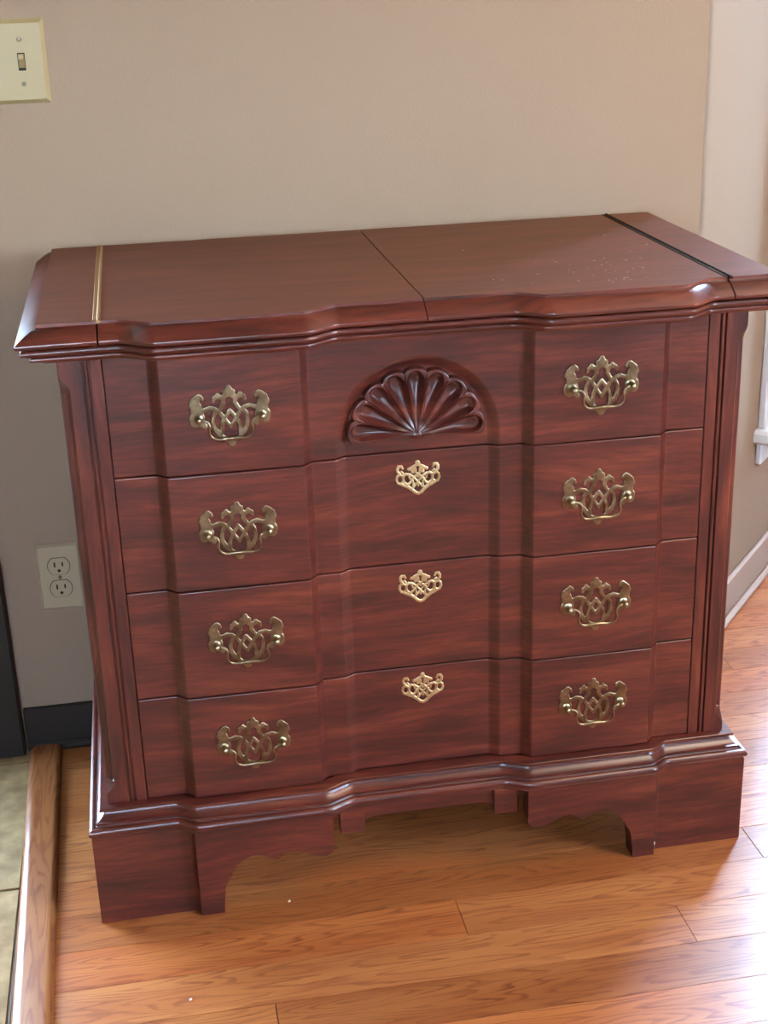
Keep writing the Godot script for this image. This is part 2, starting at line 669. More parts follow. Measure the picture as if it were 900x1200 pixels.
func cornice_mesh() -> ArrayMesh:
	# the fixed moulding below the lids: two beads and a cove
	var st := maker()
	var prof := [Vector2(0.0, 0.8222), Vector2(0.0285, 0.8222)]
	prof.append_array(arc_pts(Vector2(0.0310, 0.8185), Vector2(0.0040, 0.0036), 100.0, -85.0, 8))
	prof.append_array([Vector2(0.0290, 0.8146), Vector2(0.0278, 0.8132), Vector2(0.0262, 0.8122)])
	prof.append_array(arc_pts(Vector2(0.0212, 0.8088), Vector2(0.0042, 0.0034), 70.0, -80.0, 7))
	prof.append_array([Vector2(0.0190, 0.8052), Vector2(0.0170, 0.8040), Vector2(0.0120, 0.8034), Vector2(0.0110, 0.8010), Vector2(-0.034, 0.8010)])
	var path := with_sides(top_path(-FACE_W, FACE_W), BACK)
	st.sweep(path, prof)
	var poly := []
	for c in path: poly.append(st.at(c, prof[0]))
	st.cap(poly)
	var w := FACE_W - 0.034
	st.cap([Vector3(-w, 0.8010, BACK), Vector3(w, 0.8010, BACK), Vector3(w, 0.8010, 0.0), Vector3(-w, 0.8010, 0.0)])
	st.quad(Vector3(FACE_W, 0.8010, BACK), Vector3(-FACE_W, 0.8010, BACK), Vector3(-FACE_W, 0.8222, BACK), Vector3(FACE_W, 0.8222, BACK))
	return st.commit(30.0)

func plinth_mesh() -> ArrayMesh:
	# the base moulding: a fillet, an ogee, a small step and a torus
	var st := maker()
	var prof := [Vector2(-0.012, 0.1717), Vector2(0.0115, 0.1717), Vector2(0.0124, 0.1711), Vector2(0.0124, 0.1678), Vector2(0.0118, 0.1672), Vector2(0.0060, 0.1668)]
	for k in 9:
		var t := k / 8.0
		prof.append(Vector2(0.0060 + 0.0108 * pow(t, 2.3), 0.1666 - 0.0122 * t))
	prof.append_array([Vector2(0.0188, 0.1541), Vector2(0.0188, 0.1517), Vector2(0.0170, 0.1507)])
	prof.append_array(arc_pts(Vector2(0.0228, 0.1434), Vector2(0.0058, 0.0064), 130.0, -70.0, 9))
	prof.append_array([Vector2(0.0250, 0.1362), Vector2(0.0250, 0.1340), Vector2(-0.012, 0.1340)])
	var path := []
	for x in front_xs(-FACE_W, FACE_W, 0.1025, 0.1480, 0.3195, 0.3500):
		path.append([Vector3(x, 0, 0.0165 * s_step(absf(x), 0.1025, 0.1480, 0.3195, 0.3500)), Vector3(0, 0, 1)])
	path = with_sides(path, BACK)
	st.sweep(path, prof)
	for k in [0, path.size() - 1]:
		var poly := []
		for q in prof: poly.append(st.at(path[k], q))
		if k > 0: poly.reverse()
		st.cap(poly)
	return st.commit(30.0)

func post_mesh(side: float) -> ArrayMesh:
	# a corner post: reeds and grooves on its face, a hollow chamfer that ends in lamb's tongues
	var st := maker()
	var section := func(c: float, hollow: float) -> Array:
		# (x, z) from the drawer side round the front to the cabinet's side
		var q := [Vector2(0.3862, -0.0165), Vector2(0.3862, -0.0006), Vector2(0.3870, 0.0), Vector2(0.4000, 0.0), Vector2(0.4006, -0.0006), Vector2(0.4008, -0.0045), Vector2(0.4030, -0.0045), Vector2(0.4031, -0.0012)]
		q.append_array([Vector2(0.4039, -0.0002), Vector2(0.4053, 0.0001), Vector2(0.4066, -0.0002), Vector2(0.4074, -0.0012), Vector2(0.4075, -0.0045), Vector2(0.4096, -0.0045), Vector2(0.4098, -0.0006), Vector2(0.4104, 0.0)])
		var a := Vector2(FACE_W - c, 0.0)
		var b := Vector2(FACE_W, -c)
		q.append(a)
		for k in 9:
			var t := (k + 0.0) / 8.0
			var m := a.lerp(b, 0.14 + 0.72 * t)
			q.append(m + Vector2(-0.7071, -0.7071) * hollow * sin(PI * t))
		q.append_array([b, Vector2(FACE_W, -0.0300), Vector2(0.4200, -0.0300)])
		return q
	var levels := []       # y, chamfer, hollow
	var y0 := 0.1717
	var y1 := 0.8020
	levels.append([y0, 0.0008, 0.0])
	levels.append([y0 + 0.012, 0.0008, 0.0])
	for k in 9:
		var t := k / 8.0
		levels.append([y0 + 0.0125 + 0.020 * t, lerpf(0.0008, 0.0125, smoothstep(0, 1, t)), 0.0])
	for k in 7:
		var t := k / 6.0
		levels.append([y0 + 0.0335 + 0.0045 * t, 0.0125, 0.0042 * sqrt(1.0 - (1.0 - t) * (1.0 - t))])
	var mirror := levels.duplicate()
	mirror.reverse()
	for m in mirror:
		var top: float = y1 - (m[0] - y0) - 0.018
		levels.append([top if m[0] > y0 else y1, m[1], m[2]])
	var R := []
	for l in levels:
		var ring := []
		for q in section.call(l[1], l[2]): ring.append(Vector3(side * q.x, l[0], q.y))
		R.append(ring)
	for i in R.size() - 1:
		for k in R[i].size():
			var m: int = (k + 1) % R[i].size()
			if side > 0: st.quad(R[i][k], R[i][m], R[i + 1][m], R[i + 1][k])
			else: st.quad(R[i][m], R[i][k], R[i + 1][k], R[i + 1][m])
	var top_ring: Array = R[R.size() - 1].duplicate()
	var low: Array = R[0].duplicate()
	if side > 0: low.reverse()
	else: top_ring.reverse()
	st.cap(top_ring)
	st.cap(low)
	return st.commit(30.0)

func foot_mesh(side: float) -> ArrayMesh:
	# the front of a bracket foot: a plain panel at the corner and the scrolled block beside it
	var st := maker()
	var f := func(pts: Array) -> Array:
		var q := []
		for v in pts: q.append(Vector2(side * v.x, v.y))
		if side < 0: q.reverse()
		return q
	st.prism(f.call([Vector2(0.3310, 0.0), Vector2(0.4643, 0.0), Vector2(0.4643, 0.1350), Vector2(0.3310, 0.1350)]), 0.006, 0.0256)
	var curve := Curve2D.new()
	curve.bake_interval = 0.0025
	for k in [[0.2955, 0.0, 0, 0.015], [0.2925, 0.036, -0.001, 0.011], [0.2808, 0.0630, -0.0045, 0.010], [0.2610, 0.0840, -0.009, 0.0045], [0.2400, 0.0860, -0.007, -0.002], [0.2190, 0.0745, -0.001, -0.001]]:
		curve.add_point(Vector2(k[0], k[1]), -Vector2(k[2], k[3]), Vector2(k[2], k[3]))
	var edge := Array(curve.get_baked_points())
	var c2 := Curve2D.new()
	c2.bake_interval = 0.0025
	for k in [[0.2190, 0.0745, -0.004, 0.004], [0.1980, 0.0868, -0.008, 0.0], [0.1760, 0.0785, -0.008, -0.004], [0.1535, 0.0710, -0.006, 0.0], [0.1400, 0.0795, -0.0025, 0.006], [0.1385, 0.0920, 0, 0.004]]:
		c2.add_point(Vector2(k[0], k[1]), -Vector2(k[2], k[3]), Vector2(k[2], k[3]))
	var second := Array(c2.get_baked_points())
	second.remove_at(0)
	edge.append_array(second)
	edge.append(Vector2(0.1385, 0.1350))
	var out := [Vector2(0.3275, 0.1350), Vector2(0.3275, 0.0)]
	# outline anticlockwise for the right foot: bottom inner corner, bottom outer, top outer, top inner, then down the scroll
	var poly := [Vector2(0.3275, 0.0), Vector2(0.3275, 0.1350)]
	var back := edge.duplicate()
	back.reverse()
	poly.append_array(back)
	st.prism(f.call(poly), 0.010, 0.0256 + STEP)
	# the cove between panel and block
	var prev := Vector2(0.3275, 0.0256 + STEP)
	for k in range(1, 7):
		var t := k / 6.0
		var now := Vector2(0.3275 + 0.009 * t, 0.0256 + STEP * pow(1.0 - t, 2.0) * 0.92)
		var a := Vector3(side * prev.x, 0, prev.y)
		var b := Vector3(side * now.x, 0, now.y)
		var up := Vector3(0, 0.135, 0)
		if side > 0: st.quad(a, b, b + up, a + up)
		else: st.quad(b, a, a + up, b + up)
		prev = now
	return st.commit(30.0)

func side_board_mesh(side: float) -> ArrayMesh:
	# the base board along a side, cut to a foot at the front and the back
	var st := maker()
	var o := [Vector2(-0.0058, 0.0), Vector2(0.080, 0.0), Vector2(0.086, 0.040), Vector2(0.105, 0.070), Vector2(0.130, 0.080), Vector2(0.300, 0.080), Vector2(0.325, 0.070), Vector2(0.344, 0.040), Vector2(0.350, 0.0), Vector2(0.4216, 0.0), Vector2(0.4216, 0.1350), Vector2(-0.0058, 0.1350)]
	for i in o.size(): o[i] = Vector2(o[i].x, o[i].y)
	var a := maker()
	a.prism(o, 0.0, 0.018)
	# turn the prism's plane from xy into zy
	for k in range(0, a.p.size(), 3):
		var q := []
		for j in 3:
			var v := a.p[k + j]
			q.append(Vector3(side * (0.4463 + v.z), v.y, -v.x))
		if side > 0: st.tri(q[0], q[1], q[2])
		else: st.tri(q[0], q[2], q[1])
	return st.commit(30.0)

func apron_mesh() -> ArrayMesh:
	var st := maker()
	# a straight rail in the middle with small brackets at its ends
	var poly := [Vector2(-0.0925, 0.135), Vector2(-0.0925, 0.1040), Vector2(-0.0895, 0.1075), Vector2(-0.0830, 0.1100), Vector2(-0.0760, 0.1120), Vector2(0.0760, 0.1120), Vector2(0.0830, 0.1100), Vector2(0.0895, 0.1075), Vector2(0.0925, 0.1040), Vector2(0.0925, 0.135)]
	st.prism(poly, 0.0, 0.0175)
	for s in [-1.0, 1.0]:
		st.box(Vector3(minf(s * 0.0925, s * 0.1275), 0.0940, 0.004), Vector3(maxf(s * 0.0925, s * 0.1275), 0.135, 0.0256), 0.0012)
		st.box(Vector3(minf(s * 0.1275, s * 0.1385), 0.1150, 0.002), Vector3(maxf(s * 0.1275, s * 0.1385), 0.135, 0.018))
	return st.commit(30.0)


# ---------------------------------------------------------------- brasses
func capsule(p: Vector2, a: Vector2, b: Vector2, r: float) -> float:
	var d := b - a
	var t := clampf((p - a).dot(d) / maxf(d.length_squared(), 1e-12), 0, 1)
	return p.distance_to(a + d * t) - r

func plate_mesh(shapes: Array, holes: Array, half_w: float, lo: float, hi: float, cell: float, thick: float) -> ArrayMesh:
	# a fretted plate: the union of round-ended strokes less the holes, cut out of sheet with an eased edge
	var nx := int(ceil(2.0 * half_w / cell)) + 1
	var ny := int(ceil((hi - lo) / cell)) + 1
	var f := PackedFloat32Array()
	f.resize(nx * ny)
	var field := func(p: Vector2) -> float:
		var q := Vector2(absf(p.x), p.y)
		var d := 1.0
		for s in shapes: d = minf(d, capsule(q, s[0], s[1], s[2]))
		for h in holes: d = maxf(d, -capsule(q, h[0], h[1], h[2]))
		return d
	for j in ny:
		for i in nx:
			f[j * nx + i] = field.call(Vector2(-half_w + i * cell, lo + j * cell))
	var st := maker()
	var bev := 0.0009
	var lift := func(p: Vector2, d: float) -> Vector3:
		var t := clampf(-d / bev, 0, 1)
		return Vector3(p.x, p.y, thick - bev * 0.8 * pow(1.0 - t, 2.0))
	for j in ny - 1:
		for i in nx - 1:
			var ds := [f[j * nx + i], f[j * nx + i + 1], f[(j + 1) * nx + i + 1], f[(j + 1) * nx + i]]
			var ps := []
			for c in [[0, 0], [1, 0], [1, 1], [0, 1]]: ps.append(Vector2(-half_w + (i + c[0]) * cell, lo + (j + c[1]) * cell))
			var inside := 0
			for d in ds: if d < 0: inside += 1
			if inside == 0: continue
			var poly := []
			var cuts := []
			for k in 4:
				var m := (k + 1) % 4
				if ds[k] < 0: poly.append(lift.call(ps[k], ds[k]))
				if (ds[k] < 0) != (ds[m] < 0):
					var t: float = ds[k] / (ds[k] - ds[m])
					var cp: Vector2 = (ps[k] as Vector2).lerp(ps[m], t)
					var v: Vector3 = lift.call(cp, 0.0)
					poly.append(v)
					cuts.append([v, ds[k] < 0])
			for k in range(1, poly.size() - 1): st.tri(poly[0], poly[k], poly[k + 1])
			for k in range(0, cuts.size() - 1, 2):
				var a: Vector3 = cuts[k][0]
				var b: Vector3 = cuts[k + 1][0]
				if not cuts[k][1]:
					var tmp := a
					a = b
					b = tmp
				# leaving at a, coming back at b: the wall faces outwards
				st.quad(Vector3(a.x, a.y, 0), Vector3(b.x, b.y, 0), b, a)
	return st.commit(40.0)

func strokes(list: Array, k: float) -> Array:
	# polylines [[x, y, r], ...] in drawing units become capsules in metres (y up)
	var out := []
	for line in list:
		for i in line.size():
			var a: Array = line[i]
			var b: Array = line[min(i + 1, line.size() - 1)]
			if i == line.size() - 1 and line.size() > 1: continue
			out.append([Vector2(a[0], -a[1]) * k, Vector2(b[0], -b[1]) * k, (a[2] + b[2]) * 0.5 * k])
	return out

func pull_plate() -> ArrayMesh:
	var u := 0.0001625
	var s := strokes([
		[[248, 0, 60]], [[264, 28, 40]], [[198, 62, 24]], [[216, 40, 32]],      # the lobe behind the post
		[[252, -92, 44]], [[258, -128, 38]], [[254, -62, 40]], [[248, -152, 32], [228, -166, 22], [212, -162, 17], [203, -150, 12]], [[266, -104, 38]],
		[[246, -50, 34], [212, -58, 18]],
		[[230, -48, 18], [190, -62, 17], [150, -78, 17], [115, -70, 17], [82, -42, 17], [46, 10, 15], [0, 82, 15]],   # leaf to the foot of the diamond
		[[100, -55, 16], [124, -15, 16], [132, 30, 16], [126, 75, 17], [108, 112, 20], [84, 134, 22]],             # the outer bow
		[[0, -48, 15], [46, 12, 15], [62, 50, 15], [72, 90, 15], [72, 128, 18]],                                    # diamond to the bow's foot
		[[84, -44, 16], [58, -80, 16], [44, -110, 17], [48, -142, 19], [26, -172, 24], [0, -186, 28]],              # neck up to the crown
		[[48, -142, 16], [84, -164, 20], [110, -150, 16], [118, -128, 11]], [[84, -172, 18]],
		[[0, -200, 34]], [[34, -196, 16]], [[0, -224, 20], [0, -206, 26]],
		[[84, 134, 20], [62, 164, 18], [34, 182, 20], [0, 190, 24]], [[0, 204, 34]],
	], u)
	return plate_mesh(s, [], 0.0515, -0.040, 0.042, 0.00068, 0.0020)

func bail_mesh() -> ArrayMesh:
	var u := 0.0001625
	var c := Curve3D.new()
	c.bake_interval = 0.0018
	var half := [[238, 0, 0.0085], [208, 2, 0.0105], [176, 12, 0.0118], [160, 42, 0.0125], [166, 84, 0.0120], [160, 120, 0.0112], [132, 150, 0.0105], [90, 160, 0.0102], [40, 156, 0.0102]]
	var pts := []
	for h in half: pts.append(Vector3(-h[0] * u, -h[1] * u, h[2]))
	for i in range(half.size() - 1, -1, -1): pts.append(Vector3(half[i][0] * u, -half[i][1] * u, half[i][2]))
	for i in pts.size():
		var t: Vector3 = (pts[min(i + 1, pts.size() - 1)] - pts[max(i - 1, 0)]) * 0.17
		c.add_point(pts[i], -t, t)
	var baked := Array(c.get_baked_points())
	var rad := []
	for q in baked:
		var w := absf(q.x) / (238 * u)
		rad.append(lerpf(0.0027, 0.00165, smoothstep(0.0, 0.55, w)))
	var st := maker()
	st.tube(baked, rad, 10)
	return st.commit(50.0)

func post_knob_mesh() -> ArrayMesh:
	var st := maker()
	var prof := [Vector2(0.0058, 0.0), Vector2(0.0058, 0.0010), Vector2(0.0040, 0.0018), Vector2(0.0032, 0.0034), Vector2(0.0034, 0.0056)]
	for k in 10:
		var a := lerpf(-0.9, PI / 2, k / 9.0)
		prof.append(Vector2(maxf(cos(a) * 0.0040, 0.00001), 0.0098 + sin(a) * 0.0038))
	st.lathe(Vector3.ZERO, Vector3(0, 0, 1), prof, 18)
	return st.commit(50.0)

func escutcheon_plate() -> ArrayMesh:
	var u := 0.000293
	var s := strokes([
		[[0, -70, 8], [0, -48, 15]], [[0, -50, 17], [0, -36, 18]], [[0, -58, 12], [24, -47, 10], [40, -42, 6]], [[0, -40, 17]], [[0, -30, 13], [0, -14, 10]], [[10, -36, 12], [22, -30, 6]],
		[[68, -48, 4.4], [74, -58, 5.9], [86, -58, 6.7], [92, -48, 6.7], [91, -36, 6.7], [82, -24, 6.7]], [[74, -34, 4.4], [66, -26, 5.2]],
		[[66, 2, 4.4], [70, -14, 5.2], [82, -20, 5.9], [94, -12, 5.9], [97, 4, 5.9], [90, 20, 5.9], [78, 24, 5.9], [68, 14, 5.2], [66, 2, 4.4]],
		[[36, 2, 4.4], [42, -18, 5.2], [54, -22, 5.9], [64, -12, 5.9], [66, 4, 5.2], [60, 20, 5.9], [48, 28, 5.9]],
		[[0, -16, 5.9], [14, -8, 5.2], [26, 4, 4.4], [34, 20, 5.2], [46, 30, 6.7]], [[40, -20, 5.9], [26, -10, 5.2], [14, 2, 4.4], [0, 18, 5.2]],
		[[0, -2, 3.7]], [[24, 8, 4.4], [20, 26, 4.4], [24, 46, 5.9]], [[0, 18, 5.2], [10, 30, 4.4], [22, 44, 5.9]],
		[[78, 24, 6.7], [64, 32, 7.4], [48, 38, 8.1], [30, 52, 8.1], [14, 68, 7.4], [0, 74, 7.4]], [[0, 34, 4.4]], [[0, 18, 4.4], [0, 38, 4.4]],
	], u)
	var h := strokes([
		[[0, -48, 6.5]], [[0, -46, 3.2], [0, -28, 4.2]],                            # the keyhole
	], u)
	return plate_mesh(s, h, 0.0310, -0.0260, 0.0240, 0.00050, 0.0016)

func build_cabinet() -> void:
	var c := base("chest_of_drawers")
	tag(c, "dark cherry block-front cabinet with brass bail pulls and a carved shell, standing against the wall", "cabinet")
	var st := maker()
	st.box(Vector3(-FACE_W + 0.0002, 0.1345, BACK), Vector3(FACE_W - 0.0002, 0.8205, -0.0168))
	obj("carcass", st.commit(), M.cherry_upright, c)
	for s in [-1.0, 1.0]:
		obj("corner_post", post_mesh(s), M.cherry_upright, c)
	for k in 4:
		var d := obj("drawer", drawer_mesh(ROWS[k + 1], ROWS[k] if k > 0 else 0.8008, k == 0), M.cherry, c)
		if k == 0:
			d.set_meta("label", "top drawer with an arched recess and carved shell")
			var sh := obj("carved_shell", shell_mesh(), M.cherry, d)
			sh.position = Vector3(-0.001, 0.6605, -0.0090)
	obj("cornice", cornice_mesh(), M.cherry, c)
	var hx := 0.3847
	for k in [["top_end", -FACE_W, -hx - 0.0010, -1], ["lid", -hx + 0.0010, -0.0006, 0], ["lid", 0.0006, hx - 0.0010, 0], ["top_end", hx + 0.0010, FACE_W, 1]]:
		var slab := obj(k[0], lid_piece(k[1], k[2], k[3]), M.cherry, c)
		obj("haze_sheet", haze_sheet_mesh(k[1], k[2], k[3]), M.cherry_haze, slab)  # added sheet that holds the painted reflection
	for s in [-1.0, 1.0]:
		var h := maker()
		# piano hinge: a leaf strip and a row of knuckles
		h.box(Vector3(s * hx - 0.0046, 0.8440, BACK - 0.004), Vector3(s * hx + 0.0010, 0.8485, 0.0515), 0.0004)
		var z := BACK - 0.004
		var i := 0
		while z < 0.047:
			var kn := []
			var rd := []
			for q in 2:
				kn.append(Vector3(s * hx + 0.0022, 0.8478, z + 0.0104 * q))
				rd.append(0.0021)
			h.tube(kn, rd, 10)
			z += 0.0118
			i += 1
		obj("piano_hinge", h.commit(40.0), M.hinge_brass if s < 0 else M.hinge_shaded, c, "brass piano hinge" if s < 0 else "piano hinge coloured dark for the shade on its knuckles")
	obj("base_moulding", plinth_mesh(), M.cherry, c)
	for s in [-1.0, 1.0]:
		obj("bracket_foot", foot_mesh(s), M.cherry, c)
		obj("side_board", side_board_mesh(s), M.cherry, c)
	obj("apron", apron_mesh(), M.cherry, c)
	# brasses
	var plate := pull_plate()
	var bail := bail_mesh()
	var knob := post_knob_mesh()
	var tone := 0
	for s in [-1.0, 1.0]:
		for k in 4:
			var yc := lerpf(ROWS[k], ROWS[k + 1], 0.502)
			var p := obj("drawer_pull", plate, M.antique_brass, c)
			p.position = Vector3(s * 0.2375, yc, STEP + 0.0002)
			obj("bail_handle", bail, M.antique_brass, p)
			for t in [-1.0, 1.0]:
				var kb := obj("post", knob, M.antique_brass, p)
				kb.position = Vector3(t * 0.0390, 0.0, 0.0016)
	var esc := escutcheon_plate()
	for k in 3:
		var e := obj("escutcheon", esc, M.bright_brass, c)
		e.position = Vector3(0.0, [0.5985, 0.4440, 0.2905][k], -0.0089)
	# paint flecks on the right lid
	var fl := maker()
	var rng := RandomNumberGenerator.new()
	rng.seed = 40
	for k in 46:
		var x := rng.randf_range(0.10, 0.37)
		var zc := rng.randf_range(-0.30, 0.045)
		if k % 3: 
			x = rng.randf_range(0.20, 0.345)
			zc = rng.randf_range(-0.12, 0.045)
		var r := rng.randf_range(0.0004, 0.0011)
		fl.box(Vector3(x - r * rng.randf_range(1, 2.4), 0.8476, zc - r), Vector3(x + r, 0.8479, zc + r))
	var fo := obj("paint_fleck", fl.commit(), M.fleck, c, "tiny pale flecks on the lid")
	fo.set_meta("kind", "stuff")
	var ch := maker()
	ch.box(Vector3(0.3270, 0.0165, 0.0375), Vector3(0.3296, 0.0220, 0.0396), 0.0008)
	obj("chip", ch.commit(), M.fleck, c, "pale chip on the foot's corner")


# ---------------------------------------------------------------- the room
func structure(called: String, mesh: Mesh, m: Material, label: String, category: String, parent: Node = self) -> MeshInstance3D:
	var o := obj(called, mesh, m, parent)
	tag(o, label, category, "", "structure")
	return o

func rounded_plank(x0: float, x1: float, z0: float, z1: float, u0: float, v0: float) -> ArrayMesh:
	var st := maker()
	var b := 0.00025
	var y := -0.012
	var P := [Vector3(x0 + b, 0, z0 + b), Vector3(x1 - b, 0, z0 + b), Vector3(x1 - b, 0, z1 - b), Vector3(x0 + b, 0, z1 - b)]
	var Q := [Vector3(x0, -0.0009, z0), Vector3(x1, -0.0009, z0), Vector3(x1, -0.0009, z1), Vector3(x0, -0.0009, z1)]
	st.quad(P[3], P[2], P[1], P[0])
	for k in 4:
		var m := (k + 1) % 4
		st.quad(P[k], P[m], Q[m], Q[k])
		st.quad(Q[k], Q[m], Q[m] + Vector3(0, y, 0), Q[k] + Vector3(0, y, 0))
	for i in st.p.size():
		st.uv[i] = Vector2((st.p[i].x - x0) / 1.6 + u0, (st.p[i].z - z0) / 0.42 + v0)
	return st.commit(20.0)

func build_floor() -> void:
	var st := maker()
	st.box(Vector3(-2.2, -0.12, -1.35), Vector3(2.7, -0.0125, 3.5))
	var fl := structure("floor", st.commit(), M.subfloor, "orange-toned oak strip floor with stone tiles to its left", "floor")
	var rng := RandomNumberGenerator.new()
	rng.seed = 12
	var pitch := 0.0785
	var known := {0: 0.479, 1: 0.0225, 2: 0.316, 3: -0.2465}      # end joints that the photograph shows
	for row in range(-17, 44):
		var z0 := 0.0018 + row * pitch
		if z0 > 3.42: break
		var cuts := []
		var x := -0.552
		if row in known: x = known[row] - 1.2 * ceil((known[row] + 0.552) / 1.2)
		else: x -= rng.randf_range(0.0, 1.1)
		cuts.append(-0.552)
		while x < 2.60:
			x += 1.2 if (row in known or row > 8) else rng.randf_range(0.7, 1.4)
			if x > -0.44: cuts.append(minf(x, 2.62))
		if cuts[cuts.size() - 1] < 2.6: cuts.append(2.62)
		for i in cuts.size() - 1:
			if cuts[i + 1] - cuts[i] < 0.02: continue
			# nothing to see where the plank lies behind the walls
			if z0 + pitch < WALL_Z - 0.02 and cuts[i + 1] < 0.5: continue
			var v := rng.randf_range(0.0, 0.80)
			var m: Material = M["oak_%d" % (rng.randi() % 4)]
			obj("plank", rounded_plank(cuts[i] + 0.0004, cuts[i + 1] - 0.0004, z0 + 0.0003, z0 + pitch - 0.0003, rng.randf_range(0, 0.2), v), m, fl)
	# stone tiles
	var g := maker()
	g.box(Vector3(-2.2, -0.0124, WALL_Z), Vector3(-0.578, -0.0045, 3.45))
	obj("grout_bed", g.commit(), M.grout, fl)
	var z := -0.4372 - 0.354
	while z < 3.3:
		var x := -0.582
		while x > -2.1:
			var t := maker()
			t.box(Vector3(x - 0.350, -0.006, maxf(z + 0.002, WALL_Z)), Vector3(x, -0.0022, minf(z + 0.352, 3.42)), 0.0012)
			if z + 0.352 > WALL_Z: obj("tile", t.commit(), M.stone_tile, fl)
			x -= 0.354
		z += 0.354
	# the threshold strip between wood and tile
	var s := maker()
	var prof := [Vector2(-0.026, -0.006), Vector2(-0.0255, 0.005)]
	prof.append_array(arc_pts(Vector2(-0.012, 0.004), Vector2(0.0135, 0.0095), 172, 90, 6))
	prof.append_array(arc_pts(Vector2(0.016, 0.003), Vector2(0.0100, 0.0105), 90, 8, 6))
	prof.append(Vector2(0.026, 0.0004))
	var a := Vector3(-0.5605, 0, WALL_Z + 0.016)
	var b := Vector3(-0.5380, 0, 0.90)
	for i in prof.size() - 1:
		var p0 := Vector3(prof[i].x, prof[i].y, 0)
		var p1 := Vector3(prof[i + 1].x, prof[i + 1].y, 0)
		s.quad(b + p0, b + p1, a + p1, a + p0)
	var c0 := []
	var c1 := []
	for q in prof:
		c0.append(b + Vector3(q.x, q.y, 0))
		c1.append(a + Vector3(q.x, q.y, 0))
	c0.reverse()
	s.cap(c0)
	s.cap(c1)
	for i in s.p.size(): s.uv[i] = Vector2(s.p[i].z / 1.6 + 0.3, s.p[i].x / 0.42 + 0.2)
	structure("trim_1", s.commit(35.0), M.oak_strip, "rounded oak threshold strip between the planks and the stone tile", "threshold")

func wall_with_hole(len_: float, h: float, t: float, holes: Array) -> ArrayMesh:
	# in the local xy plane, front face at z = 0, thickness behind; holes: Rect2 (x, y, w, h), sorted along x
	var st := maker()
	var x := 0.0
	for r in holes:
		if r.position.x > x: st.box(Vector3(x, 0, -t), Vector3(r.position.x, h, 0))
		if r.position.y > 0.0: st.box(Vector3(r.position.x, 0, -t), Vector3(r.end.x, r.position.y, 0))
		st.box(Vector3(r.position.x, r.end.y, -t), Vector3(r.end.x, h, 0))
		x = r.end.x
	if x < len_: st.box(Vector3(x, 0, -t), Vector3(len_, h, 0))
	return st.commit()

func add_window(called: String, label: String, parent_xf: Transform3D, r: Rect2, t: float, sill: bool) -> void:
	# a double-hung sash window in a wall whose local frame is parent_xf
	var st := maker()
	var cw := 0.055
	var x0 := r.position.x
	var x1 := r.end.x
	var y0 := r.position.y
	var y1 := r.end.y
	st.box(Vector3(x0 - cw, y0, 0.0), Vector3(x0, y1 + cw, 0.016), 0.003)
	st.box(Vector3(x1, y0, 0.0), Vector3(x1 + cw, y1 + cw, 0.016), 0.003)
	st.box(Vector3(x0, y1, 0.0), Vector3(x1, y1 + cw, 0.016), 0.003)
	var w := structure(called, st.commit(), M.white_trim, label, "window")
	w.transform = parent_xf
	var fr := maker()
	for k in [[x0, x0 + 0.02, y0, y1], [x1 - 0.02, x1, y0, y1], [x0 + 0.02, x1 - 0.02, y1 - 0.02, y1], [x0 + 0.02, x1 - 0.02, y0, y0 + 0.02]]:
		fr.box(Vector3(k[0], k[2], -t), Vector3(k[1], k[3], -0.001))
	obj("window_frame", fr.commit(), M.white_trim, w)
	if sill:
		var s := maker()
		s.box(Vector3(x0 - cw - 0.02, y0 - 0.028, -0.02), Vector3(x1 + cw + 0.02, y0, 0.036), 0.006)
		s.box(Vector3(x0 - cw, y0 - 0.075, 0.0), Vector3(x1 + cw, y0 - 0.028, 0.012), 0.002)
		obj("window_sill", s.commit(), M.white_trim, w)
	var my := (y0 + y1) * 0.5
	for k in 2:
		var lo := y0 + 0.02 if k == 0 else my - 0.018
		var hi := my + 0.018 if k == 0 else y1 - 0.02
		var zc := -0.045 if k == 0 else -0.075
		var sa := maker()
		for b in [[x0 + 0.02, x0 + 0.055, lo, hi], [x1 - 0.055, x1 - 0.02, lo, hi], [x0 + 0.055, x1 - 0.055, lo, lo + 0.04], [x0 + 0.055, x1 - 0.055, hi - 0.036, hi]]:
			sa.box(Vector3(b[0], b[2], zc - 0.014), Vector3(b[1], b[3], zc + 0.014), 0.002)
		var so := obj("sash", sa.commit(), M.white_trim, w)
		var gl := maker()
		gl.box(Vector3(x0 + 0.05, lo + 0.035, zc - 0.002), Vector3(x1 - 0.05, hi - 0.03, zc + 0.002))
		obj("pane", gl.commit(), M.glass, so)

func local_box(xf: Transform3D, lo: Vector3, hi: Vector3, bev: float, called: String, m: Material, label: String, cat: String) -> void:
	var st := maker()
	st.box(lo, hi, bev)
	structure(called, st.commit(), m, label, cat).transform = xf

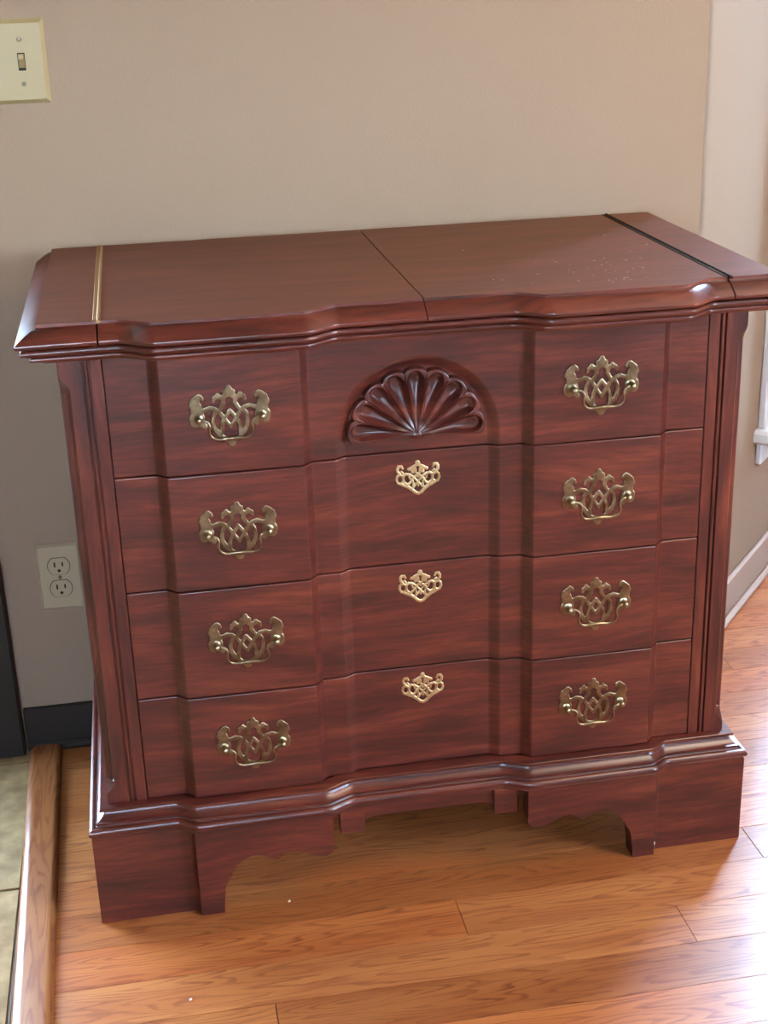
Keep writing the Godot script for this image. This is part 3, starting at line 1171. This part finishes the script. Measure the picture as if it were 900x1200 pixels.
func build_room() -> void:
	var H := 2.44
	var t := 0.12
	# back wall, ending in the corner of the bay
	var st := maker()
	var e := Vector3(sin(deg_to_rad(90 - BAY_ANGLE)), 0, -cos(deg_to_rad(90 - BAY_ANGLE)))   # along the angled wall
	e = Vector3(cos(deg_to_rad(BAY_ANGLE)), 0, -sin(deg_to_rad(BAY_ANGLE)))
	var cx := CORNER.x
	st.cap([Vector3(cx - 0.10, -0.02, WALL_Z), Vector3(cx, -0.02, WALL_Z), Vector3(cx, H, WALL_Z), Vector3(cx - 0.10, H, WALL_Z)])
	st.cap([Vector3(cx, -0.02, WALL_Z), CORNER + e * 0.02 + Vector3(0, -0.02, 0), CORNER + e * 0.02 + Vector3(0, H, 0), Vector3(cx, H, WALL_Z)])
	var wb := structure("wall_back", wall_with_hole(cx - 0.10 + 2.2, H, t, [Rect2(0.70, 0.0, 0.84, 2.03)]), M.wall_paint, "beige painted wall behind the cabinet", "wall")
	wb.position = Vector3(-2.2, 0, WALL_Z)
	for k in st.p.size(): st.p[k] -= wb.position
	obj("wall_corner", st.commit(20.0), M.wall_paint, wb)
	# the glazed entry door beside the light switch, just outside the picture
	var ds := maker()
	for b in [[-1.495, -1.385, 0.01, 2.02], [-0.775, -0.665, 0.01, 2.02], [-1.385, -0.775, 0.01, 0.16], [-1.385, -0.775, 1.90, 2.02]]:
		ds.box(Vector3(b[0], b[2], WALL_Z - 0.085), Vector3(b[1], b[3], WALL_Z - 0.045), 0.003)
	var door := structure("door_1", ds.commit(), M.dark_wood, "glazed entry door left of the light switch, outside the picture", "door")
	var dg := maker()
	dg.box(Vector3(-1.39, 0.155, WALL_Z - 0.068), Vector3(-0.77, 1.905, WALL_Z - 0.062))
	obj("pane", dg.commit(), M.glass, door)
	var po := maker()
	po.box(Vector3(-3.2, 2.25, WALL_Z - 2.2), Vector3(-0.30, 2.37, WALL_Z - t))  # slab added to block the upper sky from the door glass
	structure("added_sky_blocker", po.commit(), M.ceiling_paint, "added slab that keeps the upper sky off the entry door, outside the picture", "light_blocker")
	# the angled wall of the bay with its window
	var bay := Transform3D(Basis(Vector3.UP, deg_to_rad(BAY_ANGLE)), CORNER)
	var L := 1.06
	var r1 := Rect2(0.475, 0.345, 0.52, 1.72)
	structure("wall_right", wall_with_hole(L, H, t, [r1]), M.wall_paint, "beige angled wall turning away at the corner towards the bay window", "wall").transform = bay
	add_window("window_1", "white sash window with a white sill in the angled wall", bay, r1, t, true)
	# the middle of the bay and its window
	var P := CORNER + e * L
	var mid := Transform3D(Basis.IDENTITY, P)
	var ML := 2.6 - P.x
	var r2 := Rect2(0.08, 0.345, 0.46, 1.72)
	structure("wall_bay", wall_with_hole(ML, H, t, [r2]), M.wall_paint, "wall in the middle of the bay, outside the picture", "wall").transform = mid
	add_window("window_2", "wide sash window in the middle of the bay, outside the picture", mid, r2, t, true)
	# the right side, with a wide window
	var side := Transform3D(Basis(Vector3.UP, -PI / 2), Vector3(2.6, 0, P.z))
	var SL := 3.4 - P.z
	var r3 := Rect2(2.95, 0.90, 0.95, 1.15)
	structure("wall_side", wall_with_hole(SL, H, t, [r3]), M.wall_paint, "right-hand wall of the room, outside the picture", "wall").transform = side
	add_window("window_3", "wide window in the right-hand wall, outside the picture", side, r3, t, true)
	# behind the camera; the window is added as fill for the left wall
	var front := Transform3D(Basis(Vector3.UP, PI), Vector3(2.6, 0, 3.4))
	var r4 := Rect2(3.15, 1.05, 0.66, 0.90)
	structure("wall_front", wall_with_hole(4.8, H, t, [r4]), M.wall_paint, "wall behind the camera", "wall").transform = front
	add_window("window_4", "small added fill window behind the camera", front, r4, t, false)
	var left := Transform3D(Basis(Vector3.UP, PI / 2), Vector3(-2.2, 0, 3.4))
	structure("wall_left", wall_with_hole(3.4 - WALL_Z, H, t, []), M.wall_paint, "left-hand wall of the room, outside the picture", "wall").transform = left
	var ce := maker()
	var nb := Vector3(-sin(deg_to_rad(BAY_ANGLE)), 0, -cos(deg_to_rad(BAY_ANGLE))) * t
	var rim := []
	for v in [Vector3(-2.35, 0, 3.55), Vector3(2.75, 0, 3.55), Vector3(2.75, 0, P.z - t), Vector3(P.x, 0, P.z - t), P + nb, CORNER + nb, Vector3(CORNER.x - 0.10, 0, WALL_Z - t), Vector3(-2.35, 0, WALL_Z - t)]:
		rim.append(v + Vector3(0, H, 0))
	var upper := []
	for v in rim: upper.append(v + Vector3(0, 0.1, 0))
	ce.cap(upper)
	for k in rim.size():
		var m := (k + 1) % rim.size()
		ce.quad(rim[k], rim[m], upper[m], upper[k])
	rim.reverse()
	ce.cap(rim)
	structure("ceiling", ce.commit(), M.ceiling_paint, "white ceiling above the room", "ceiling")
	# trim
	var bb := maker()
	bb.box(Vector3(-0.5905, 0.0, WALL_Z), Vector3(cx - 0.02, 0.079, WALL_Z + 0.010), 0.002)
	bb.box(Vector3(-0.5905, 0.0, WALL_Z + 0.010), Vector3(cx - 0.02, 0.016, WALL_Z + 0.019), 0.005)
	structure("baseboard_back", bb.commit(), M.dark_wood, "dark brown baseboard on the wall left of the cabinet", "baseboard")
	var b2 := maker()
	b2.box(Vector3(0.0, 0.0, 0.0), Vector3(L, 0.084, 0.011), 0.004)
	b2.box(Vector3(0.0, 0.0, 0.011), Vector3(L, 0.018, 0.024), 0.007)
	structure("baseboard_right", b2.commit(), M.taupe_trim, "taupe baseboard with a rounded shoe along the angled wall", "baseboard").transform = bay
	var dc := maker()
	dc.box(Vector3(-0.665, -0.004, WALL_Z), Vector3(-0.5935, 2.10, WALL_Z + 0.020), 0.004)
	dc.box(Vector3(-1.565, -0.004, WALL_Z), Vector3(-1.495, 2.10, WALL_Z + 0.020), 0.004)
	dc.box(Vector3(-1.495, 2.03, WALL_Z), Vector3(-0.665, 2.10, WALL_Z + 0.020), 0.004)
	structure("trim_2", dc.commit(), M.dark_wood, "dark brown door casing at the left edge, meeting the baseboard", "door casing")
	# outside
	var la := maker()
	la.box(Vector3(-30, -0.6, -40), Vector3(40, -0.4, 30))
	structure("ground", la.commit(), M.lawn, "green lawn outside the windows", "lawn")
	# ceiling light: a shallow box with a frosted diffuser
	var lp := base("ceiling_light", Vector3(1.3, H, 0.85))
	tag(lp, "long frosted ceiling light, outside the picture", "lamp")
	var ba := maker()
	ba.box(Vector3(-0.33, -0.05, -0.63), Vector3(0.33, 0.0, 0.63), 0.005)
	obj("lamp_base", ba.commit(), M.white_trim, lp)
	var gl := maker()
	gl.box(Vector3(-0.30, -0.065, -0.60), Vector3(0.30, -0.045, 0.60), 0.004)
	obj("lamp_diffuser", gl.commit(), M.lamp_glass, lp)
	var al := AreaLight3D.new()
	al.name = "lamp_light"
	al.position = Vector3(0, -0.075, 0)
	al.rotation_degrees = Vector3(-90, 0, 0)
	al.area_size = Vector2(0.60, 1.20)
	al.light_color = Color(1.0, 0.92, 0.83)
	al.light_energy = LAMP
	al.area_range = 12.0
	al.area_attenuation = 2.0
	al.shadow_enabled = true
	lp.add_child(al)


# ---------------------------------------------------------------- things on the wall and the floor
func build_plates() -> void:
	var zw := WALL_Z
	# light switch, two gangs wide
	var s := base("light_switch", Vector3(-0.4915, 1.0490, zw))
	tag(s, "cream toggle light switch plate on the wall, top left corner", "light switch")
	var st := maker()
	var w := 0.0585
	var f := [Vector3(-w, 0, 0), Vector3(w, 0, 0), Vector3(w, 0.1145, 0), Vector3(-w, 0.1145, 0)]
	var q := []
	var c := Vector3(0, 0.05725, 0)
	for v in f: q.append(Vector3(signf(v.x) * (w - 0.0055), c.y + signf(v.y - c.y) * (0.05725 - 0.0055), 0.0062))
	var mid := []
	for v in f: mid.append(Vector3(v.x, v.y, 0.0012))
	for k in 4:
		var m := (k + 1) % 4
		st.quad(f[k], f[m], mid[m], mid[k])
		st.quad(mid[k], mid[m], q[m], q[k])
	st.cap(q)
	obj("cover_plate", st.commit(20.0), M.ivory_plate, s)
	for gx in [-0.0235, 0.0235]:
		var fr := maker()
		fr.box(Vector3(gx - 0.0052, c.y - 0.0120, 0.0058), Vector3(gx + 0.0052, c.y + 0.0120, 0.0066), 0.0002)
		obj("toggle_slot", fr.commit(), M.slot_black, s)
		var tg := maker()
		tg.quad(Vector3(gx - 0.0040, c.y - 0.0095, 0.0060), Vector3(gx + 0.0040, c.y - 0.0095, 0.0060), Vector3(gx + 0.0036, c.y + 0.0035, 0.0150), Vector3(gx - 0.0036, c.y + 0.0035, 0.0150))
		tg.quad(Vector3(gx - 0.0036, c.y + 0.0035, 0.0150), Vector3(gx + 0.0036, c.y + 0.0035, 0.0150), Vector3(gx + 0.0038, c.y + 0.0100, 0.0125), Vector3(gx - 0.0038, c.y + 0.0100, 0.0125))
		tg.quad(Vector3(gx - 0.0038, c.y + 0.0100, 0.0125), Vector3(gx + 0.0038, c.y + 0.0100, 0.0125), Vector3(gx + 0.0040, c.y + 0.0105, 0.0060), Vector3(gx - 0.0040, c.y + 0.0105, 0.0060))
		for sd in [-1.0, 1.0]:
			var poly := [Vector3(gx + sd * 0.0040, c.y - 0.0095, 0.0060), Vector3(gx + sd * 0.0040, c.y + 0.0105, 0.0060), Vector3(gx + sd * 0.0038, c.y + 0.0100, 0.0125), Vector3(gx + sd * 0.0036, c.y + 0.0035, 0.0150)]
			if sd < 0: poly.reverse()
			tg.tri(poly[0], poly[1], poly[2])
			tg.tri(poly[0], poly[2], poly[3])
		obj("toggle", tg.commit(20.0), M.ivory_plate, s)
		for sy in [-0.0302, 0.0302]:
			screw(s, Vector3(gx, c.y + sy, 0.0062), 25.0 if sy < 0 else 0.0)
	# outlet
	var o := base("wall_outlet", Vector3(-0.5035, 0.2535, zw))
	tag(o, "almond duplex wall outlet half hidden behind the cabinet's left side", "outlet")
	var pl := maker()
	var ow := 0.0350
	var of := [Vector3(-ow, 0, 0), Vector3(ow, 0, 0), Vector3(ow, 0.1145, 0), Vector3(-ow, 0.1145, 0)]
	var oq := []
	var om := []
	for v in of:
		oq.append(Vector3(signf(v.x) * (ow - 0.004), c.y + signf(v.y - c.y) * (0.05725 - 0.004), 0.0055))
		om.append(Vector3(v.x, v.y, 0.0015))
	for k in 4:
		var m := (k + 1) % 4
		pl.quad(of[k], of[m], om[m], om[k])
		pl.quad(om[k], om[m], oq[m], oq[k])
	pl.cap(oq)
	obj("cover_plate", pl.commit(20.0), M.almond_plate, o)
	for sy in [-0.0195, 0.0195]:
		var outline := []
		for k in 40:
			var a := TAU * k / 40.0
			outline.append(Vector2(cos(a) * 0.0172, clampf(sin(a) * 0.0172, -0.0142, 0.0142) + c.y + sy))
		var ring := []
		for v in outline: ring.append(Vector2(v.x * 1.06, (v.y - c.y - sy) * 1.06 + c.y + sy))
		var g := maker()
		g.prism(ring, 0.0040, 0.0057)
		obj("outlet_gap", g.commit(30.0), M.slot_black, o)
		var fc := maker()
		fc.prism(outline, 0.0045, 0.0068)
		var face := obj("receptacle", fc.commit(30.0), M.almond_plate, o)
		var sl := maker()
		sl.box(Vector3(-0.0075, c.y + sy - 0.0010, 0.0064), Vector3(-0.0050, c.y + sy + 0.0075, 0.0070))
		sl.box(Vector3(0.0050, c.y + sy - 0.0002, 0.0064), Vector3(0.0074, c.y + sy + 0.0070, 0.0070))
		sl.lathe(Vector3(0, c.y + sy - 0.0075, 0.0064), Vector3(0, 0, 1), [Vector2(0.0026, 0.0), Vector2(0.0026, 0.0006), Vector2(0.00001, 0.0006)], 14)
		obj("slots", sl.commit(), M.slot_black, face)
	screw(o, Vector3(0, c.y, 0.0055), 80.0)

func screw(parent: Node3D, at: Vector3, turn: float) -> void:
	var st := maker()
	st.lathe(Vector3.ZERO, Vector3(0, 0, 1), [Vector2(0.0033, -0.0005), Vector2(0.0033, 0.0004), Vector2(0.0022, 0.0012), Vector2(0.00001, 0.0014)], 16)
	var h := obj("screw", st.commit(30.0), M.screw_steel, parent)
	h.position = at
	h.rotation_degrees.z = turn
	var sl := maker()
	sl.box(Vector3(-0.0030, -0.0005, 0.0004), Vector3(0.0030, 0.0005, 0.0016))
	obj("screw_slot", sl.commit(), M.slot_black, h)

func build_crumbs() -> void:
	var spots := [[Vector3(-0.2055, 0, 0.034), "tiny white crumb on the floor beside the left foot's arch"], [Vector3(-0.352, 0, 0.208), "tiny white crumb on the bare planks near the bottom left"]]
	for s in spots:
		var st := maker()
		st.box(Vector3(-0.0022, 0.0, -0.0016), Vector3(0.0022, 0.0022, 0.0016), 0.0008)
		var o := obj("crumb", st.commit(), M.fleck)
		o.position = s[0]
		o.rotation.y = 0.7
		tag(o, s[1], "crumb", "crumbs on the floor")


const LAMP := 66.0

func _ready() -> void:
	var cam := Camera3D.new()
	cam.name = "camera"
	cam.position = Vector3(-0.3277, 1.2251, 1.6806)
	cam.rotation = Vector3(-0.3730, -0.1653, -0.0324)
	cam.fov = rad_to_deg(2.0 * atan(600.0 / 1652.784))
	cam.near = 0.05
	cam.far = 100.0
	add_child(cam)
	cam.current = true
	var we := WorldEnvironment.new()
	we.name = "world_environment"
	var env := Environment.new()
	var sky := Sky.new()
	var sm := ProceduralSkyMaterial.new()
	sm.sky_top_color = Color(0.66, 0.78, 0.92)
	sm.sky_horizon_color = Color(0.88, 0.95, 1.0)
	sm.ground_horizon_color = Color(0.80, 0.85, 0.80)
	sm.ground_bottom_color = Color(0.35, 0.42, 0.28)
	sm.sky_energy_multiplier = 24.0
	sm.ground_energy_multiplier = 8.0
	sky.sky_material = sm
	env.background_mode = Environment.BG_SKY
	env.sky = sky
	env.ambient_light_source = Environment.AMBIENT_SOURCE_DISABLED
	env.tonemap_mode = Environment.TONE_MAPPER_LINEAR
	env.tonemap_exposure = 0.066
	env.sdfgi_enabled = true
	env.ssao_enabled = true
	env.ssil_enabled = true
	we.environment = env
	add_child(we)
	make_materials()
	build_room()
	build_floor()
	build_cabinet()
	build_plates()
	build_crumbs()
